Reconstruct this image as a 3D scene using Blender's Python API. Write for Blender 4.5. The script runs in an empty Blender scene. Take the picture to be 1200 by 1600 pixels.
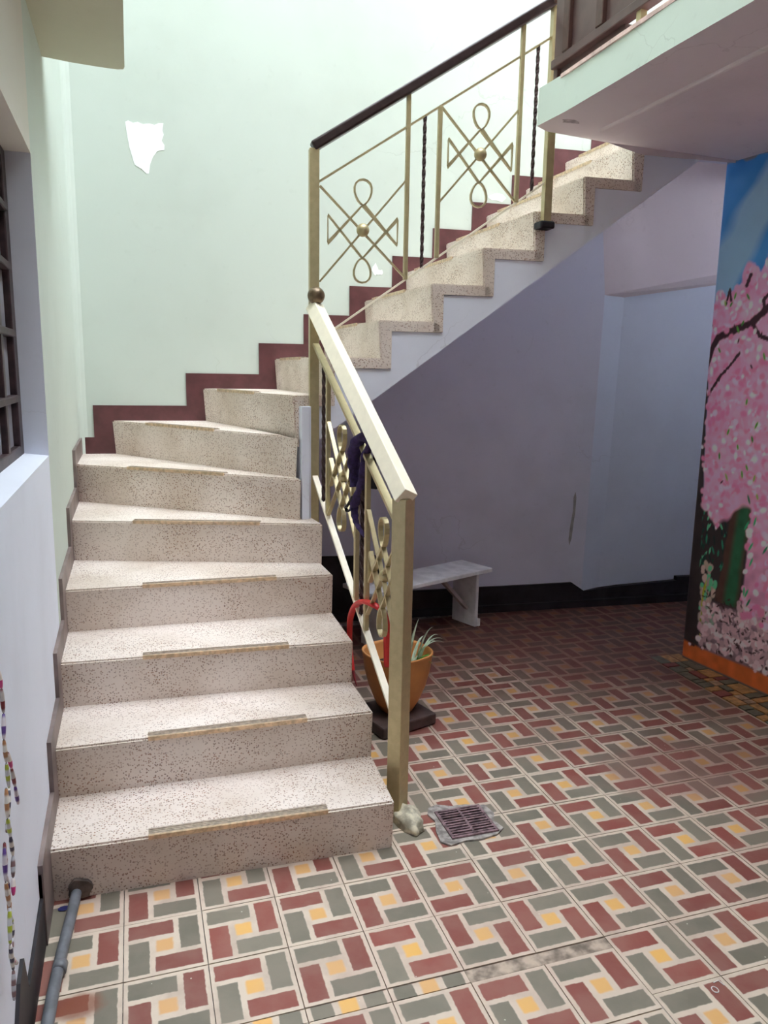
import bpy, bmesh, math, random
import numpy as np
from mathutils import Vector, Matrix
random.seed(7); rng = np.random.default_rng(7)
SC = bpy.context.scene
COL = SC.collection

# ------------------------------------------------------------------ camera
F, YAW, PITCH, ROLL = 1204.325, 0.315028, 0.180877, 0.0173164
CAM = (-0.72389, -1.92020, 1.45024)
def cam_basis():
    cy, sy = math.cos(YAW), math.sin(YAW)
    f0 = Vector((sy, cy, 0)); rt = Vector((cy, -sy, 0)); up = Vector((0, 0, 1))
    fw = f0*math.cos(PITCH) - up*math.sin(PITCH)
    u = f0*math.sin(PITCH) + up*math.cos(PITCH)
    r = rt*math.cos(ROLL) + u*math.sin(ROLL)
    u2 = -rt*math.sin(ROLL) + u*math.cos(ROLL)
    return r, u2, fw
r_, u_, f_ = cam_basis()
cd = bpy.data.cameras.new('camera'); cam = bpy.data.objects.new('camera', cd); COL.objects.link(cam)
cd.sensor_fit = 'HORIZONTAL'; cd.sensor_width = 36.0; cd.lens = 36.0*F/1200.0
cd.clip_start = 0.02; cd.clip_end = 100
cam.matrix_world = Matrix(((r_.x, u_.x, -f_.x, CAM[0]), (r_.y, u_.y, -f_.y, CAM[1]), (r_.z, u_.z, -f_.z, CAM[2]), (0, 0, 0, 1)))
SC.camera = cam

# ------------------------------------------------------------------ world and exposure
w = bpy.data.worlds.new('sky'); SC.world = w; w.use_nodes = True
bg = w.node_tree.nodes['Background']
bg.inputs[0].default_value = (0.86, 0.92, 1.0, 1); bg.inputs[1].default_value = 6.0
SC.view_settings.view_transform = 'Standard'; SC.view_settings.look = 'None'
SC.view_settings.gamma = 1.0; SC.view_settings.use_curve_mapping = False
SC.view_settings.exposure = 1.08
SC.cycles.diffuse_bounces = 8; SC.cycles.max_bounces = 12

# ------------------------------------------------------------------ helpers
def lin(c):
    out = []
    for v in c[:3]:
        v = v/255.0
        out.append(v/12.92 if v <= 0.04045 else ((v+0.055)/1.055)**2.4)
    return (out[0], out[1], out[2], 1.0)

class NT:
    """small node-tree writer"""
    def __init__(s, name):
        s.m = bpy.data.materials.new(name); s.m.use_nodes = True
        s.t = s.m.node_tree; s.n = s.t.nodes; s.b = s.n['Principled BSDF']
    def node(s, typ, **kw):
        n = s.n.new(typ)
        for k, v in kw.items(): setattr(n, k, v)
        return n
    def put(s, sock, v):
        if hasattr(v, 'is_output') or isinstance(v, bpy.types.NodeSocket): s.t.links.new(v, sock)
        else: sock.default_value = v
    def math(s, op, a, b=0.0, c=None, clamp=False):
        n = s.node('ShaderNodeMath', operation=op); n.use_clamp = clamp
        s.put(n.inputs[0], a); s.put(n.inputs[1], b)
        if c is not None: s.put(n.inputs[2], c)
        return n.outputs[0]
    def mix(s, f, a, b, blend='MIX'):
        n = s.node('ShaderNodeMix', data_type='RGBA', blend_type=blend)
        s.put(n.inputs[0], f); s.put(n.inputs[6], a); s.put(n.inputs[7], b)
        return n.outputs[2]
    def ramp(s, v, lo, hi):
        n = s.node('ShaderNodeMapRange'); n.clamp = True; n.interpolation_type = 'SMOOTHSTEP'
        s.put(n.inputs[0], v); n.inputs[1].default_value = lo; n.inputs[2].default_value = hi
        return n.outputs[0]
    def pos(s):
        return s.node('ShaderNodeNewGeometry').outputs['Position']
    def obj(s):
        return s.node('ShaderNodeTexCoord').outputs['Object']
    def xyz(s, v):
        n = s.node('ShaderNodeSeparateXYZ'); s.put(n.inputs[0], v); return n.outputs
    def noise(s, v, scale, detail=3.0, rough=0.55):
        n = s.node('ShaderNodeTexNoise'); s.put(n.inputs['Vector'], v)
        n.inputs['Scale'].default_value = scale; n.inputs['Detail'].default_value = detail; n.inputs['Roughness'].default_value = rough
        return n.outputs[0]
    def vor(s, v, scale, feature='F1'):
        n = s.node('ShaderNodeTexVoronoi', feature=feature); s.put(n.inputs['Vector'], v)
        n.inputs['Scale'].default_value = scale
        return n
    def bump(s, h, strength=0.2, dist=0.01):
        n = s.node('ShaderNodeBump'); n.inputs['Strength'].default_value = strength; n.inputs['Distance'].default_value = dist
        s.put(n.inputs['Height'], h); s.t.links.new(n.outputs[0], s.b.inputs['Normal'])
    def out(s, col=None, rough=0.5, metal=0.0, spec=0.5):
        if col is not None: s.put(s.b.inputs['Base Color'], col)
        s.put(s.b.inputs['Roughness'], rough); s.put(s.b.inputs['Metallic'], metal)
        s.b.inputs['Specular IOR Level'].default_value = spec
        return s.m

def plain(name, c, rough=0.5, metal=0.0, var=0.08, scale=30, bump=0.0, spec=0.5):
    t = NT(name); p = t.pos(); n = t.noise(p, scale)
    c0 = lin(c)
    dk = tuple(v*(1-var*2) for v in c0[:3])+(1,); lt = tuple(min(1, v*(1+var)) for v in c0[:3])+(1,)
    col = t.mix(t.ramp(n, 0.3, 0.7), dk, lt)
    if bump: t.bump(n, bump, 0.004)
    return t.out(col, rough, metal, spec)

def wallpaint(name, c, stain=(150, 150, 140), amount=0.10, rough=0.75, cracks=True):
    t = NT(name); p = t.pos()
    big = t.noise(p, 1.6, 4); fine = t.noise(p, 22, 4); wv = t.noise(p, 5.0, 3)
    col = t.mix(t.math('MULTIPLY', t.ramp(big, 0.42, 0.72), amount), lin(c), lin(stain))
    col = t.mix(t.math('MULTIPLY', t.ramp(fine, 0.62, 0.75), amount*0.5), col, lin(stain))
    h = t.math('ADD', t.math('MULTIPLY', wv, 0.8), t.math('MULTIPLY', fine, 0.16))
    if cracks:
        d = t.node('ShaderNodeVectorMath', operation='ADD'); t.put(d.inputs[0], p)
        nn = t.node('ShaderNodeTexNoise'); t.put(nn.inputs['Vector'], p); nn.inputs['Scale'].default_value = 2.5; nn.inputs['Detail'].default_value = 5
        sc = t.node('ShaderNodeVectorMath', operation='SCALE'); t.put(sc.inputs[0], nn.outputs[1]); sc.inputs['Scale'].default_value = 0.7
        t.put(d.inputs[1], sc.outputs[0])
        v = t.vor(d.outputs[0], 1.3, 'DISTANCE_TO_EDGE')
        ck = t.math('MULTIPLY', t.math('SUBTRACT', 1.0, t.ramp(v.outputs['Distance'], 0.0, 0.006)), t.ramp(t.noise(p, 1.1, 2), 0.52, 0.62))
        col = t.mix(t.math('MULTIPLY', ck, 0.35), col, lin(stain))
        h = t.math('SUBTRACT', h, t.math('MULTIPLY', ck, 0.15))
    t.bump(h, 0.22, 0.01)
    return t.out(col, rough, 0, 0.35)

def new_mesh(name, verts, faces, mats, fm=None):
    me = bpy.data.meshes.new(name); me.from_pydata([tuple(v) for v in verts], [], faces)
    for m in (mats if isinstance(mats, (list, tuple)) else [mats]): me.materials.append(m)
    if fm:
        for p, i in zip(me.polygons, fm): p.material_index = i
    me.update(); return me
def link(name, me, parent=None, **props):
    o = bpy.data.objects.new(name, me); COL.objects.link(o)
    if parent is not None: o.parent = parent
    for k, v in props.items(): o[k] = v
    return o
def from_bm(name, bm, mats, parent=None, smooth=False, **props):
    bmesh.ops.recalc_face_normals(bm, faces=bm.faces)
    me = bpy.data.meshes.new(name); bm.to_mesh(me); bm.free()
    for m in (mats if isinstance(mats, (list, tuple)) else [mats]): me.materials.append(m)
    if smooth:
        for p in me.polygons: p.use_smooth = True
    return link(name, me, parent, **props)
def thing(name, label, cat, loc=(0, 0, 0), group=None):
    o = bpy.data.objects.new(name, None); COL.objects.link(o); o.location = loc; o.empty_display_size = 0.1
    o['label'] = label; o['category'] = cat
    if group: o['group'] = group
    return o
def put(o, root):
    """parent o (built in world space) to root that sits at a translation"""
    o.parent = root; o.matrix_parent_inverse = Matrix.Translation(-Vector(root.location)); return o

def add_hex(bm, P, mi=0):
    """P: 8 points, bottom ring 0-3, top ring 4-7"""
    v = [bm.verts.new(p) for p in P]
    fs = []
    for q in ((3, 2, 1, 0), (4, 5, 6, 7), (0, 1, 5, 4), (1, 2, 6, 5), (2, 3, 7, 6), (3, 0, 4, 7)):
        f = bm.faces.new([v[i] for i in q]); f.material_index = mi; fs.append(f)
    return fs
def add_box(bm, lo, hi, mi=0, mat=None):
    x0, y0, z0 = lo; x1, y1, z1 = hi
    P = [Vector(p) for p in ((x0, y0, z0), (x1, y0, z0), (x1, y1, z0), (x0, y1, z0), (x0, y0, z1), (x1, y0, z1), (x1, y1, z1), (x0, y1, z1))]
    if mat is not None: P = [mat @ p for p in P]
    return add_hex(bm, P, mi)
def add_prism(bm, poly, ext, mi=0):
    """poly: 3-d points, ext: extrusion vector"""
    n = len(poly); e = Vector(ext)
    a = [bm.verts.new(Vector(p)) for p in poly]; b = [bm.verts.new(Vector(p)+e) for p in poly]
    fs = [bm.faces.new(a[::-1]), bm.faces.new(b)]
    for i in range(n):
        j = (i+1) % n; fs.append(bm.faces.new((a[i], a[j], b[j], b[i])))
    for f in fs: f.material_index = mi
    return fs
def bevel_all(bm, off, seg=2):
    bmesh.ops.bevel(bm, geom=bm.edges[:]+bm.verts[:], offset=off, segments=seg, affect='EDGES', profile=0.5, clamp_overlap=True)
def add_tube(bm, pts, rad, seg=8, caps=True, squash=None):
    """round tube along pts; rad number or list"""
    pts = [Vector(p) for p in pts]; n = len(pts)
    rr = rad if isinstance(rad, (list, tuple)) else [rad]*n
    prev = None; rings = []
    for i, p in enumerate(pts):
        d = (pts[min(i+1, n-1)]-pts[max(i-1, 0)]).normalized()
        if prev is None:
            a = Vector((0, 0, 1)) if abs(d.z) < 0.9 else Vector((1, 0, 0))
            x = d.cross(a).normalized()
        else:
            x = (prev - d*prev.dot(d)).normalized()
        prev = x; y = d.cross(x)
        k = squash if squash else 1.0
        rings.append([bm.verts.new(p+(x*math.cos(2*math.pi*j/seg)+y*math.sin(2*math.pi*j/seg)*k)*rr[i]) for j in range(seg)])
    for i in range(n-1):
        for j in range(seg):
            bm.faces.new((rings[i][j], rings[i][(j+1) % seg], rings[i+1][(j+1) % seg], rings[i+1][j]))
    if caps:
        bm.faces.new(rings[0][::-1]); bm.faces.new(rings[-1])
def add_bar(bm, a, b, w_, h_, nrm, twist=0.0):
    """rectangular bar from a to b: w_ along nrm, h_ across"""
    a, b = Vector(a), Vector(b); d = (b-a).normalized()
    x = Vector(nrm); x = (x - d*x.dot(d)).normalized(); y = d.cross(x)
    if twist:
        c, s = math.cos(twist), math.sin(twist); x, y = x*c+y*s, y*c-x*s
    R = [(-1, -1), (1, -1), (1, 1), (-1, 1)]
    return add_hex(bm, [a+x*(i*w_/2)+y*(j*h_/2) for i, j in R]+[b+x*(i*w_/2)+y*(j*h_/2) for i, j in R])
def add_ball(bm, c, r, sx=1, sy=1, sz=1, seg=16):
    bmesh.ops.create_uvsphere(bm, u_segments=seg, v_segments=seg//2+2, radius=r, matrix=Matrix.Translation(Vector(c)) @ Matrix.Diagonal((sx, sy, sz, 1)))

# ------------------------------------------------------------------ materials
M_green = wallpaint('mint_wall_paint', (203, 212, 203), (176, 184, 172), 0.22)
M_fascia = wallpaint('mint_fascia_paint', (206, 219, 210), (170, 178, 170), 0.25)
M_white = wallpaint('white_wall_paint', (232, 236, 248), (190, 190, 198), 0.22)
M_cream = wallpaint('cream_wall_paint', (220, 215, 205), (190, 185, 175), 0.2)
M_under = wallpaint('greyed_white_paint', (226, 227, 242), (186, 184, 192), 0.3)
M_niche = wallpaint('bluish_white_paint', (212, 220, 236), (180, 182, 192), 0.25)
M_ceil = wallpaint('ceiling_paint', (226, 214, 218), (188, 172, 176), 0.35)
M_ledge = wallpaint('olive_grey_paint', (196, 194, 172), (166, 162, 140), 0.25, cracks=False)
M_frontw = wallpaint('dull_tan_paint', (104, 94, 86), (84, 76, 70), 0.3)  # kept dark to cut bounce light on the step fronts
M_peel = plain('bare_white_plaster', (250, 250, 250), 0.8, var=0.02)
M_dark = plain('dark_skirting_paint', (40, 36, 42), 0.55, var=0.3, scale=9)
M_maroon = plain('maroon_gloss_paint', (96, 56, 58), 0.4, var=0.12, scale=14)
M_brownskirt = plain('brown_skirting_tile', (132, 116, 112), 0.5, var=0.18, scale=8)
M_cement = plain('grey_cement', (166, 158, 152), 0.85, var=0.25, scale=40, bump=0.5)
M_lump = plain('pale_cement', (206, 198, 174), 0.9, var=0.25, scale=30, bump=0.6)
M_gold = plain('gold_painted_steel', (190, 176, 136), 0.36, 0.45, var=0.04, scale=40)
M_gold_lit = plain('lit_gold_steel', (248, 238, 214), 0.38, 0.0, var=0.02, scale=30)  # lit copy of the gold steel, sky highlight put into its colour
M_brown = plain('brown_painted_steel', (96, 74, 72), 0.42, 0.2, var=0.10, scale=12)
M_darkrail = plain('dark_brown_handrail', (58, 44, 44), 0.3, 0.1, var=0.12, scale=30)
M_twist = plain('dark_twisted_iron', (66, 46, 46), 0.45, 0.3, var=0.15)
M_brass = plain('brass_nosing', (222, 196, 164), 0.35, 0.6, var=0.15, scale=60)
M_nosegrey = plain('ribbed_grey_nosing', (184, 168, 152), 0.6, 0.2, var=0.15, scale=80)
M_winframe = plain('dark_brown_window_steel', (62, 44, 46), 0.45, 0.1, var=0.25, scale=18)
M_pipe = plain('grey_plastic_pipe', (112, 114, 120), 0.45, var=0.12, scale=25)
M_hole = plain('painted_hole_shade', (100, 88, 82), 0.9, var=0.2)
M_pot = plain('orange_clay_plastic', (212, 146, 84), 0.55, var=0.05, scale=9)
M_soil = plain('dark_soil', (58, 46, 38), 0.95, var=0.4, scale=80, bump=0.8)
M_leaf = plain('spider_plant_green', (124, 196, 92), 0.45, var=0.2, scale=30)
M_leafpale = plain('spider_plant_pale', (206, 224, 200), 0.5, var=0.15, scale=30)
M_block = plain('dark_wood_block', (84, 66, 62), 0.7, var=0.2, scale=12, bump=0.3)
M_bench = plain('worn_white_bench_paint', (240, 240, 240), 0.6, var=0.08, scale=12, bump=0.15)
M_benchraw = plain('greyed_brace_wood', (176, 168, 164), 0.7, var=0.12, scale=20)
M_red = plain('red_plastic', (206, 42, 42), 0.4, var=0.08)
M_purple = plain('purple_cloth', (58, 42, 88), 0.85, var=0.25, scale=60, bump=0.5)
M_black = plain('black_tag', (26, 25, 32), 0.6, var=0.2)
M_grate = plain('purplish_iron_grate', (146, 120, 124), 0.5, 0.35, var=0.3, scale=60)
M_void = plain('drain_dark', (32, 24, 28), 0.9)
M_end = plain('pink_worn_edge', (226, 196, 190), 0.8, var=0.15, scale=16)
M_string = plain('grey_string', (120, 116, 116), 0.8)

def terrazzo(name, base, dust):
    t = NT(name); p = t.pos()
    nz = t.node('ShaderNodeTexNoise'); t.put(nz.inputs['Vector'], p); nz.inputs['Scale'].default_value = 120
    ds = t.node('ShaderNodeVectorMath', operation='SCALE'); t.put(ds.inputs[0], nz.outputs[1]); ds.inputs['Scale'].default_value = 0.006
    ad = t.node('ShaderNodeVectorMath', operation='ADD'); t.put(ad.inputs[0], p); t.put(ad.inputs[1], ds.outputs[0])
    v = t.vor(ad.outputs[0], 150)
    rc = t.node('ShaderNodeSeparateColor'); t.put(rc.inputs[0], v.outputs['Color'])
    chip = t.math('MULTIPLY', t.math('SUBTRACT', 1.0, t.ramp(v.outputs['Distance'], 0.30, 0.46)), t.math('LESS_THAN', rc.outputs[0], 0.62))
    big = t.noise(p, 3.2, 4)
    basec = t.mix(t.ramp(big, 0.35, 0.7), lin(base), lin(dust))
    cc = t.mix(rc.outputs[1], lin((158, 110, 82)), lin((116, 92, 80)))
    fade = t.math('MULTIPLY', chip, t.math('ADD', 0.42, t.math('MULTIPLY', t.ramp(t.noise(p, 4.5, 3), 0.35, 0.65), 0.5)))
    col = t.mix(fade, basec, cc)
    t.bump(t.noise(p, 60, 3), 0.1, 0.003)
    return t.out(col, 0.5, 0, 0.4)
M_terr = terrazzo('terrazzo', (232, 220, 210), (212, 197, 183))

def tile_material():
    t = NT('cement_tile_print'); o = t.obj(); p = t.pos()
    n1 = t.node('ShaderNodeTexNoise'); t.put(n1.inputs['Vector'], p); n1.inputs['Scale'].default_value = 55; n1.inputs['Detail'].default_value = 3
    s = t.node('ShaderNodeVectorMath', operation='SCALE'); sb = t.node('ShaderNodeVectorMath', operation='SUBTRACT')
    t.put(sb.inputs[0], n1.outputs[1]); sb.inputs[1].default_value = (0.5, 0.5, 0.5)
    t.put(s.inputs[0], sb.outputs[0]); s.inputs['Scale'].default_value = 0.006
    a = t.node('ShaderNodeVectorMath', operation='ADD'); t.put(a.inputs[0], o); t.put(a.inputs[1], s.outputs[0])
    X = t.xyz(a.outputs[0])
    u = t.math('ADD', t.math('MULTIPLY', X[0], 5.0), 0.5); v = t.math('SUBTRACT', 0.5, t.math('MULTIPLY', X[1], 5.0))   # v grows toward the viewer
    e = 0.008
    def box(u0, u1, v0, v1, e=e):
        k = t.math('MULTIPLY', t.ramp(u, u0-e, u0+e), t.math('SUBTRACT', 1.0, t.ramp(u, u1-e, u1+e)))
        k2 = t.math('MULTIPLY', t.ramp(v, v0-e, v0+e), t.math('SUBTRACT', 1.0, t.ramp(v, v1-e, v1+e)))
        return t.math('MULTIPLY', k, k2)
    top = box(.055, .62, .06, .31); bot = box(.38, .945, .69, .94)
    rgt = box(.69, .94, .055, .62); lft = box(.06, .31, .38, .945)
    mid = box(.395, .605, .395, .605, 0.02)
    hor = t.math('MAXIMUM', top, bot); ver = t.math('MAXIMUM', rgt, lft)
    oi = t.node('ShaderNodeObjectInfo').outputs['Random']
    wear = t.noise(p, 9, 4); big = t.noise(p, 1.3, 3)
    base = t.mix(t.ramp(wear, 0.4, 0.75), lin((212, 195, 176)), lin((186, 167, 150)))
    base = t.mix(t.math('MULTIPLY', t.ramp(big, 0.45, 0.65), 0.35), base, lin((196, 166, 152)))
    red = t.mix(oi, lin((142, 74, 64)), lin((126, 68, 60)))
    grn = t.mix(oi, lin((126, 119, 104)), lin((110, 105, 91)))
    yel = t.mix(oi, lin((232, 178, 88)), lin((214, 164, 106)))
    fade = t.math('ADD', 0.86, t.math('MULTIPLY', t.ramp(wear, 0.7, 0.35), 0.12))
    col = t.mix(t.math('MULTIPLY', hor, fade), base, red)
    col = t.mix(t.math('MULTIPLY', ver, fade), col, grn)
    col = t.mix(t.math('MULTIPLY', mid, t.math('MULTIPLY', fade, 0.95)), col, yel)
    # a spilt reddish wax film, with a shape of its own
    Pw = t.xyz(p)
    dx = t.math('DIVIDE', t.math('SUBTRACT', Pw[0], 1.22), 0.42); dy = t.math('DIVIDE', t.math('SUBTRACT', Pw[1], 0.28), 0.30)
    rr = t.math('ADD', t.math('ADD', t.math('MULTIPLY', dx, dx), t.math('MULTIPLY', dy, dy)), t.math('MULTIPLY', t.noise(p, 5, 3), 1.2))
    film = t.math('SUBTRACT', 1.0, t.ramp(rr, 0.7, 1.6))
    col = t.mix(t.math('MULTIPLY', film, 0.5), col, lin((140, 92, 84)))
    # reddish brown multiplied in, growing toward the back and right with a noisy edge
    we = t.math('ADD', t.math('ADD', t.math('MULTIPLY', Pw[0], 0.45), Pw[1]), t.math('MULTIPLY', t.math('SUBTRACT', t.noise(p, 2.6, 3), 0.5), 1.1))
    far_tint = t.ramp(we, 0.35, 2.1)
    col = t.mix(t.math('MULTIPLY', far_tint, 0.85), col, t.mix(0.6, lin((112, 64, 54)), col, 'MULTIPLY'))
    qx = t.math('DIVIDE', t.math('SUBTRACT', Pw[0], -.90), 0.075); qy = t.math('DIVIDE', t.math('SUBTRACT', Pw[1], -.245), 0.05)
    rq = t.math('ADD', t.math('ADD', t.math('MULTIPLY', qx, qx), t.math('MULTIPLY', qy, qy)), t.math('MULTIPLY', t.noise(p, 16, 3), 1.0))
    col = t.mix(t.math('MULTIPLY', t.math('SUBTRACT', 1.0, t.ramp(rq, 0.6, 1.5)), 0.75), col, lin((128, 66, 40)))
    speck = t.math('LESS_THAN', t.vor(p, 17).outputs['Distance'], 0.035)
    col = t.mix(t.math('MULTIPLY', speck, 0.6), col, lin((226, 222, 205)))
    t.bump(t.noise(p, 70, 3), 0.08, 0.003)
    rgh = t.math('ADD', 0.36, t.math('MULTIPLY', wear, 0.3))
    return t.out(col, rgh, 0, 0.45)
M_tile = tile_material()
M_tileR = None

# ------------------------------------------------------------------ measures
SL = -0.078                      # the stair wall is turned a little
YW, YO = 2.338, 1.358
def yw(x): return YW+SL*x
def yo(x): return YO+SL*x
XL = -0.9945
Z = [0, .160, .325, .485, .647, .818, .996, 1.170, 1.342, 1.505, 1.666, 1.828, 1.989, 2.154, 2.315, 2.472, 2.632]
ZC, ZT = 2.46, 2.605              # gallery slab
ZTOP = 7.5

# ------------------------------------------------------------------ floor
bm = bmesh.new(); add_box(bm, (-1.6, -3.6, -0.12), (4.2, 2.9, -0.0115))
floor = from_bm('floor', bm, M_cement); floor['kind'] = 'structure'
def tile_mesh(x0=-.0988, x1=.0988, y0=-.0988, y1=.0988):
    bm = bmesh.new(); b = 0.0018
    add_hex(bm, [(x0, y0, -.011), (x1, y0, -.011), (x1, y1, -.011), (x0, y1, -.011), (x0, y0, -b), (x1, y0, -b), (x1, y1, -b), (x0, y1, -b)])
    bm.faces.ensure_lookup_table()
    r = bmesh.ops.inset_individual(bm, faces=[bm.faces[1]], thickness=b, depth=b)
    bmesh.ops.recalc_face_normals(bm, faces=bm.faces)
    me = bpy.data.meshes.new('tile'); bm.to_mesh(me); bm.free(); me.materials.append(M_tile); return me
TM = tile_mesh()
def lay(cx, cy, odd, flip=False, me=None):
    o = link('tile', me or TM, floor)
    o.location = (cx, cy, random.uniform(-.0010, .0006))
    o.rotation_euler = (random.uniform(-.002, .002), random.uniform(-.002, .002), math.pi/2 if odd else 0)
    if flip: o.scale = (-1, 1, 1)
    return o
def visible_cell(c, r):
    x, y = .2*c+.1, -.2*r-.1
    if x < 0 and y > .16: return False
    if x < -1: return False
    if y > 1.25: return x < 2.75 and y < 2.3 and x > 0
    if y > -1.25: return x < 1.9
    return False
DR = (.245, .19)
for r in range(-12, 7):
    for c in range(-5, 14):
        if not visible_cell(c, r): continue
        x, y = .2*c+.1, -.2*r-.1
        odd = (c+r) % 2 == 1
        patch = (c in (0, 1) and r in (0, 1))
        if c in (0, 1) and r == 0: odd = False
        if patch and r == 1: odd = True
        if patch: odd = (r == 1)
        if r >= 2 and c < 2: y -= .041
        lay(x, y, odd, flip=patch)
# cement strips where the floor was once opened
bm = bmesh.new(); add_box(bm, (.0, -.44, -.012), (.40, -.402, -.003)); from_bm('cement_strip', bm, plain('strip_cement', (172, 154, 138), 0.85, var=0.3, scale=25, bump=0.4), floor)
bm = bmesh.new(); add_box(bm, (.395, -1.2, -.012), (.405, -.6, -.003)); from_bm('cement_strip', bm, M_cement, floor)
nrw = tile_mesh(-.0988, .0988, -.0185, .0185)
for i, cx in enumerate((-.5, -.3, -.1)):
    o = link('cut_tile', nrw, floor); o.location = (cx, -.4215, 0)
# broken palette of tile pieces along the mural wall
frag_cols = [plain('fragment_oxblood', (122, 62, 58), 0.5, var=0.15), plain('fragment_grey_green', (98, 98, 86), 0.5, var=0.15), plain('fragment_ochre', (176, 132, 84), 0.5, var=0.2), plain('fragment_sand', (168, 140, 116), 0.5, var=0.2)]
def frag(poly, m):
    bm = bmesh.new()
    add_prism(bm, [(x, y, -.011) for x, y in poly], (0, 0, .0108+random.uniform(-.001, .0006))); from_bm('tile_fragment', bm, m, floor)
yy = -.4
while yy < 1.26:
    h = random.uniform(.09, .15); x0 = 1.802; xw = 2.03-.085*(yy-.7) if yy < 1.27 else 1.98
    cuts = [x0, x0+random.uniform(.06, .08), x0+random.uniform(.11, .14), xw]
    for i in range(3):
        a, b = cuts[i]+.004, cuts[i+1]-.004
        j = lambda: random.uniform(-.010, .010)
        if random.random() < .55:
            m_ = yy+h*random.uniform(.35, .65)
            frag([(a, yy+.004), (b, yy+.004+j()*.3), (b, m_-.004), (a, m_-.004)], random.choice(frag_cols))
            frag([(a, m_+.004), (b, m_+.004), (b+j()*.2, yy+h-.004), (a, yy+h-.004)], random.choice(frag_cols))
        else:
            frag([(a, yy+.004), (b, yy+.004), (b+j()*.2, yy+h-.004), ((a+b)/2, yy+h-.004+j()*.2), (a, yy+h-.004)], random.choice(frag_cols))
    yy += h

# chalked marks on one tile, a drop of blue paint by the bottom step
M_chalk = plain('chalk', (232, 226, 222), .9, var=.03)
bm = bmesh.new(); add_tube(bm, [(.554+.0075*math.cos(a), -.633+.009*math.sin(a), .0004) for a in np.linspace(0, 2*math.pi, 15)], .0013, 5); from_bm('chalk_mark', bm, M_chalk, floor)
bm = bmesh.new(); add_tube(bm, [(.566, -.614, .0004), (.582, -.612, .0004), (.585, -.628, .0004)], .0013, 5); from_bm('chalk_mark', bm, M_chalk, floor)
bm = bmesh.new(); add_ball(bm, (-.985+.03, .115, 0), .011, 1.5, 1, .12, 10); from_bm('paint_drop', bm, plain('dark_blue_paint', (36, 40, 96), .4), floor)

# ------------------------------------------------------------------ left wall with its window
YR = .84; ZS, ZH = 1.156, 2.095; XI = -1.068
bm = bmesh.new()
fs = add_box(bm, (-1.25, YR, 0), (XL, 2.62, ZTOP), 0)
fs[2].material_index = 1                                     # the reveal, facing the window
add_box(bm, (-1.25, -3.6, 0), (XL, YR, ZS-.012), 1)
add_hex(bm, [Vector(p) for p in ((-1.25, -.8, ZS-.012), (XL, -.8, ZS-.012), (XL, YR, ZS-.012), (-1.25, YR, ZS-.012), (-1.25, -.8, ZS+.03), (XL, -.8, ZS), (XL, YR, ZS), (-1.25, YR, ZS+.03))], 1)
add_box(bm, (-1.25, -3.6, ZS-.012), (XL, -.8, ZTOP), 2)
fh = add_box(bm, (-1.25, -.8, ZH), (XL, YR, ZTOP), 2)
wall_left = from_bm('wall_left', bm, [M_green, M_white, M_cream]); wall_left['kind'] = 'structure'
t = NT('dusty_window_glass'); p = t.pos()
M_glass = t.out(t.mix(t.ramp(t.noise(p, 7, 3), .35, .7), lin((168, 166, 176)), lin((190, 190, 200))), 0.22, 0, 0.6)
win = bpy.data.objects.new('window_1', None); COL.objects.link(win); win.location = (XI, 0, ZS); win['kind'] = 'structure'
def wpart(name, lo, hi, m, bev=0.003):
    bm = bmesh.new(); add_box(bm, lo, hi)
    if bev: bevel_all(bm, bev, 1)
    return put(from_bm(name, bm, m), win)
zrows = [ZS+.02, 1.345, 1.545, 1.745, 1.915, ZH]
wpart('frame_stile', (XI-.045, YR-.075, ZS+.006), (XI, YR, ZH), M_winframe)
wpart('frame_sill', (XI-.045, -.8, ZS+.006), (XI, YR-.07, ZS+.04), M_winframe)
wpart('frame_head', (XI-.045, -.8, ZH-.03), (XI, YR-.07, ZH), M_winframe)
ycols = [YR-.07, .55, .27, -.01, -.29, -.57]
for y in ycols[1:]: wpart('mullion', (XI-.04, y-.02, ZS+.03), (XI-.002, y+.02, ZH-.02), M_winframe)
for z in zrows[1:-1]: wpart('transom', (XI-.04, -.8, z-.010), (XI+.006, YR-.07, z+.012), M_winframe)
for i in range(len(ycols)-1):
    for j in range(len(zrows)-1):
        wpart('pane', (XI-.026, ycols[i+1]+.02, zrows[j]+.012), (XI-.020, ycols[i]-(.02 if i else 0), zrows[j+1]-.012), M_glass, 0)
bm = bmesh.new(); add_box(bm, (-1.27, -.9, ZS-.1), (-1.25, .95, ZH+.1)); put(from_bm('back_board', bm, M_dark), win)

# ------------------------------------------------------------------ back wall
def W(x, z, d=0.0): return Vector((x, yw(x)-d, z))
zline = [(-1.3, .55), (-.35, 1.0), (.3, 1.45), (1.9, 2.57), (2.0, 2.95), (4.2, 2.95)]
NL, NR_, NT_, NTR, NB = 1.969, 3.2, 1.916, 2.165, 0.0     # shallow recess with a sloping head
verts = []; faces = []; fm = []
def poly(pts, m):
    i0 = len(verts); verts.extend(pts); faces.append(list(range(i0, len(verts)))); fm.append(m)
poly([W(x, z) for x, z in zline]+[W(4.2, ZTOP), W(-1.3, ZTOP)], 0)
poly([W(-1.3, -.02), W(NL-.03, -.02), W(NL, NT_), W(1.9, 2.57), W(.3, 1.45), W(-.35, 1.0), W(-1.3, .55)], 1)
poly([W(NL, NT_), W(NR_, NTR), W(4.2, 2.95), W(2.0, 2.95), W(1.9, 2.57)], 3)
D = .035
poly([W(NL, NT_), W(2.12, NT_-.005, -D), W(NR_, NTR-.085, -D), W(NR_, NTR)], 3)
poly([W(NL-.03, -.02), W(2.08, -.02, -D), W(2.12, NT_-.005, -D), W(NL, NT_)], 2)
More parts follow.
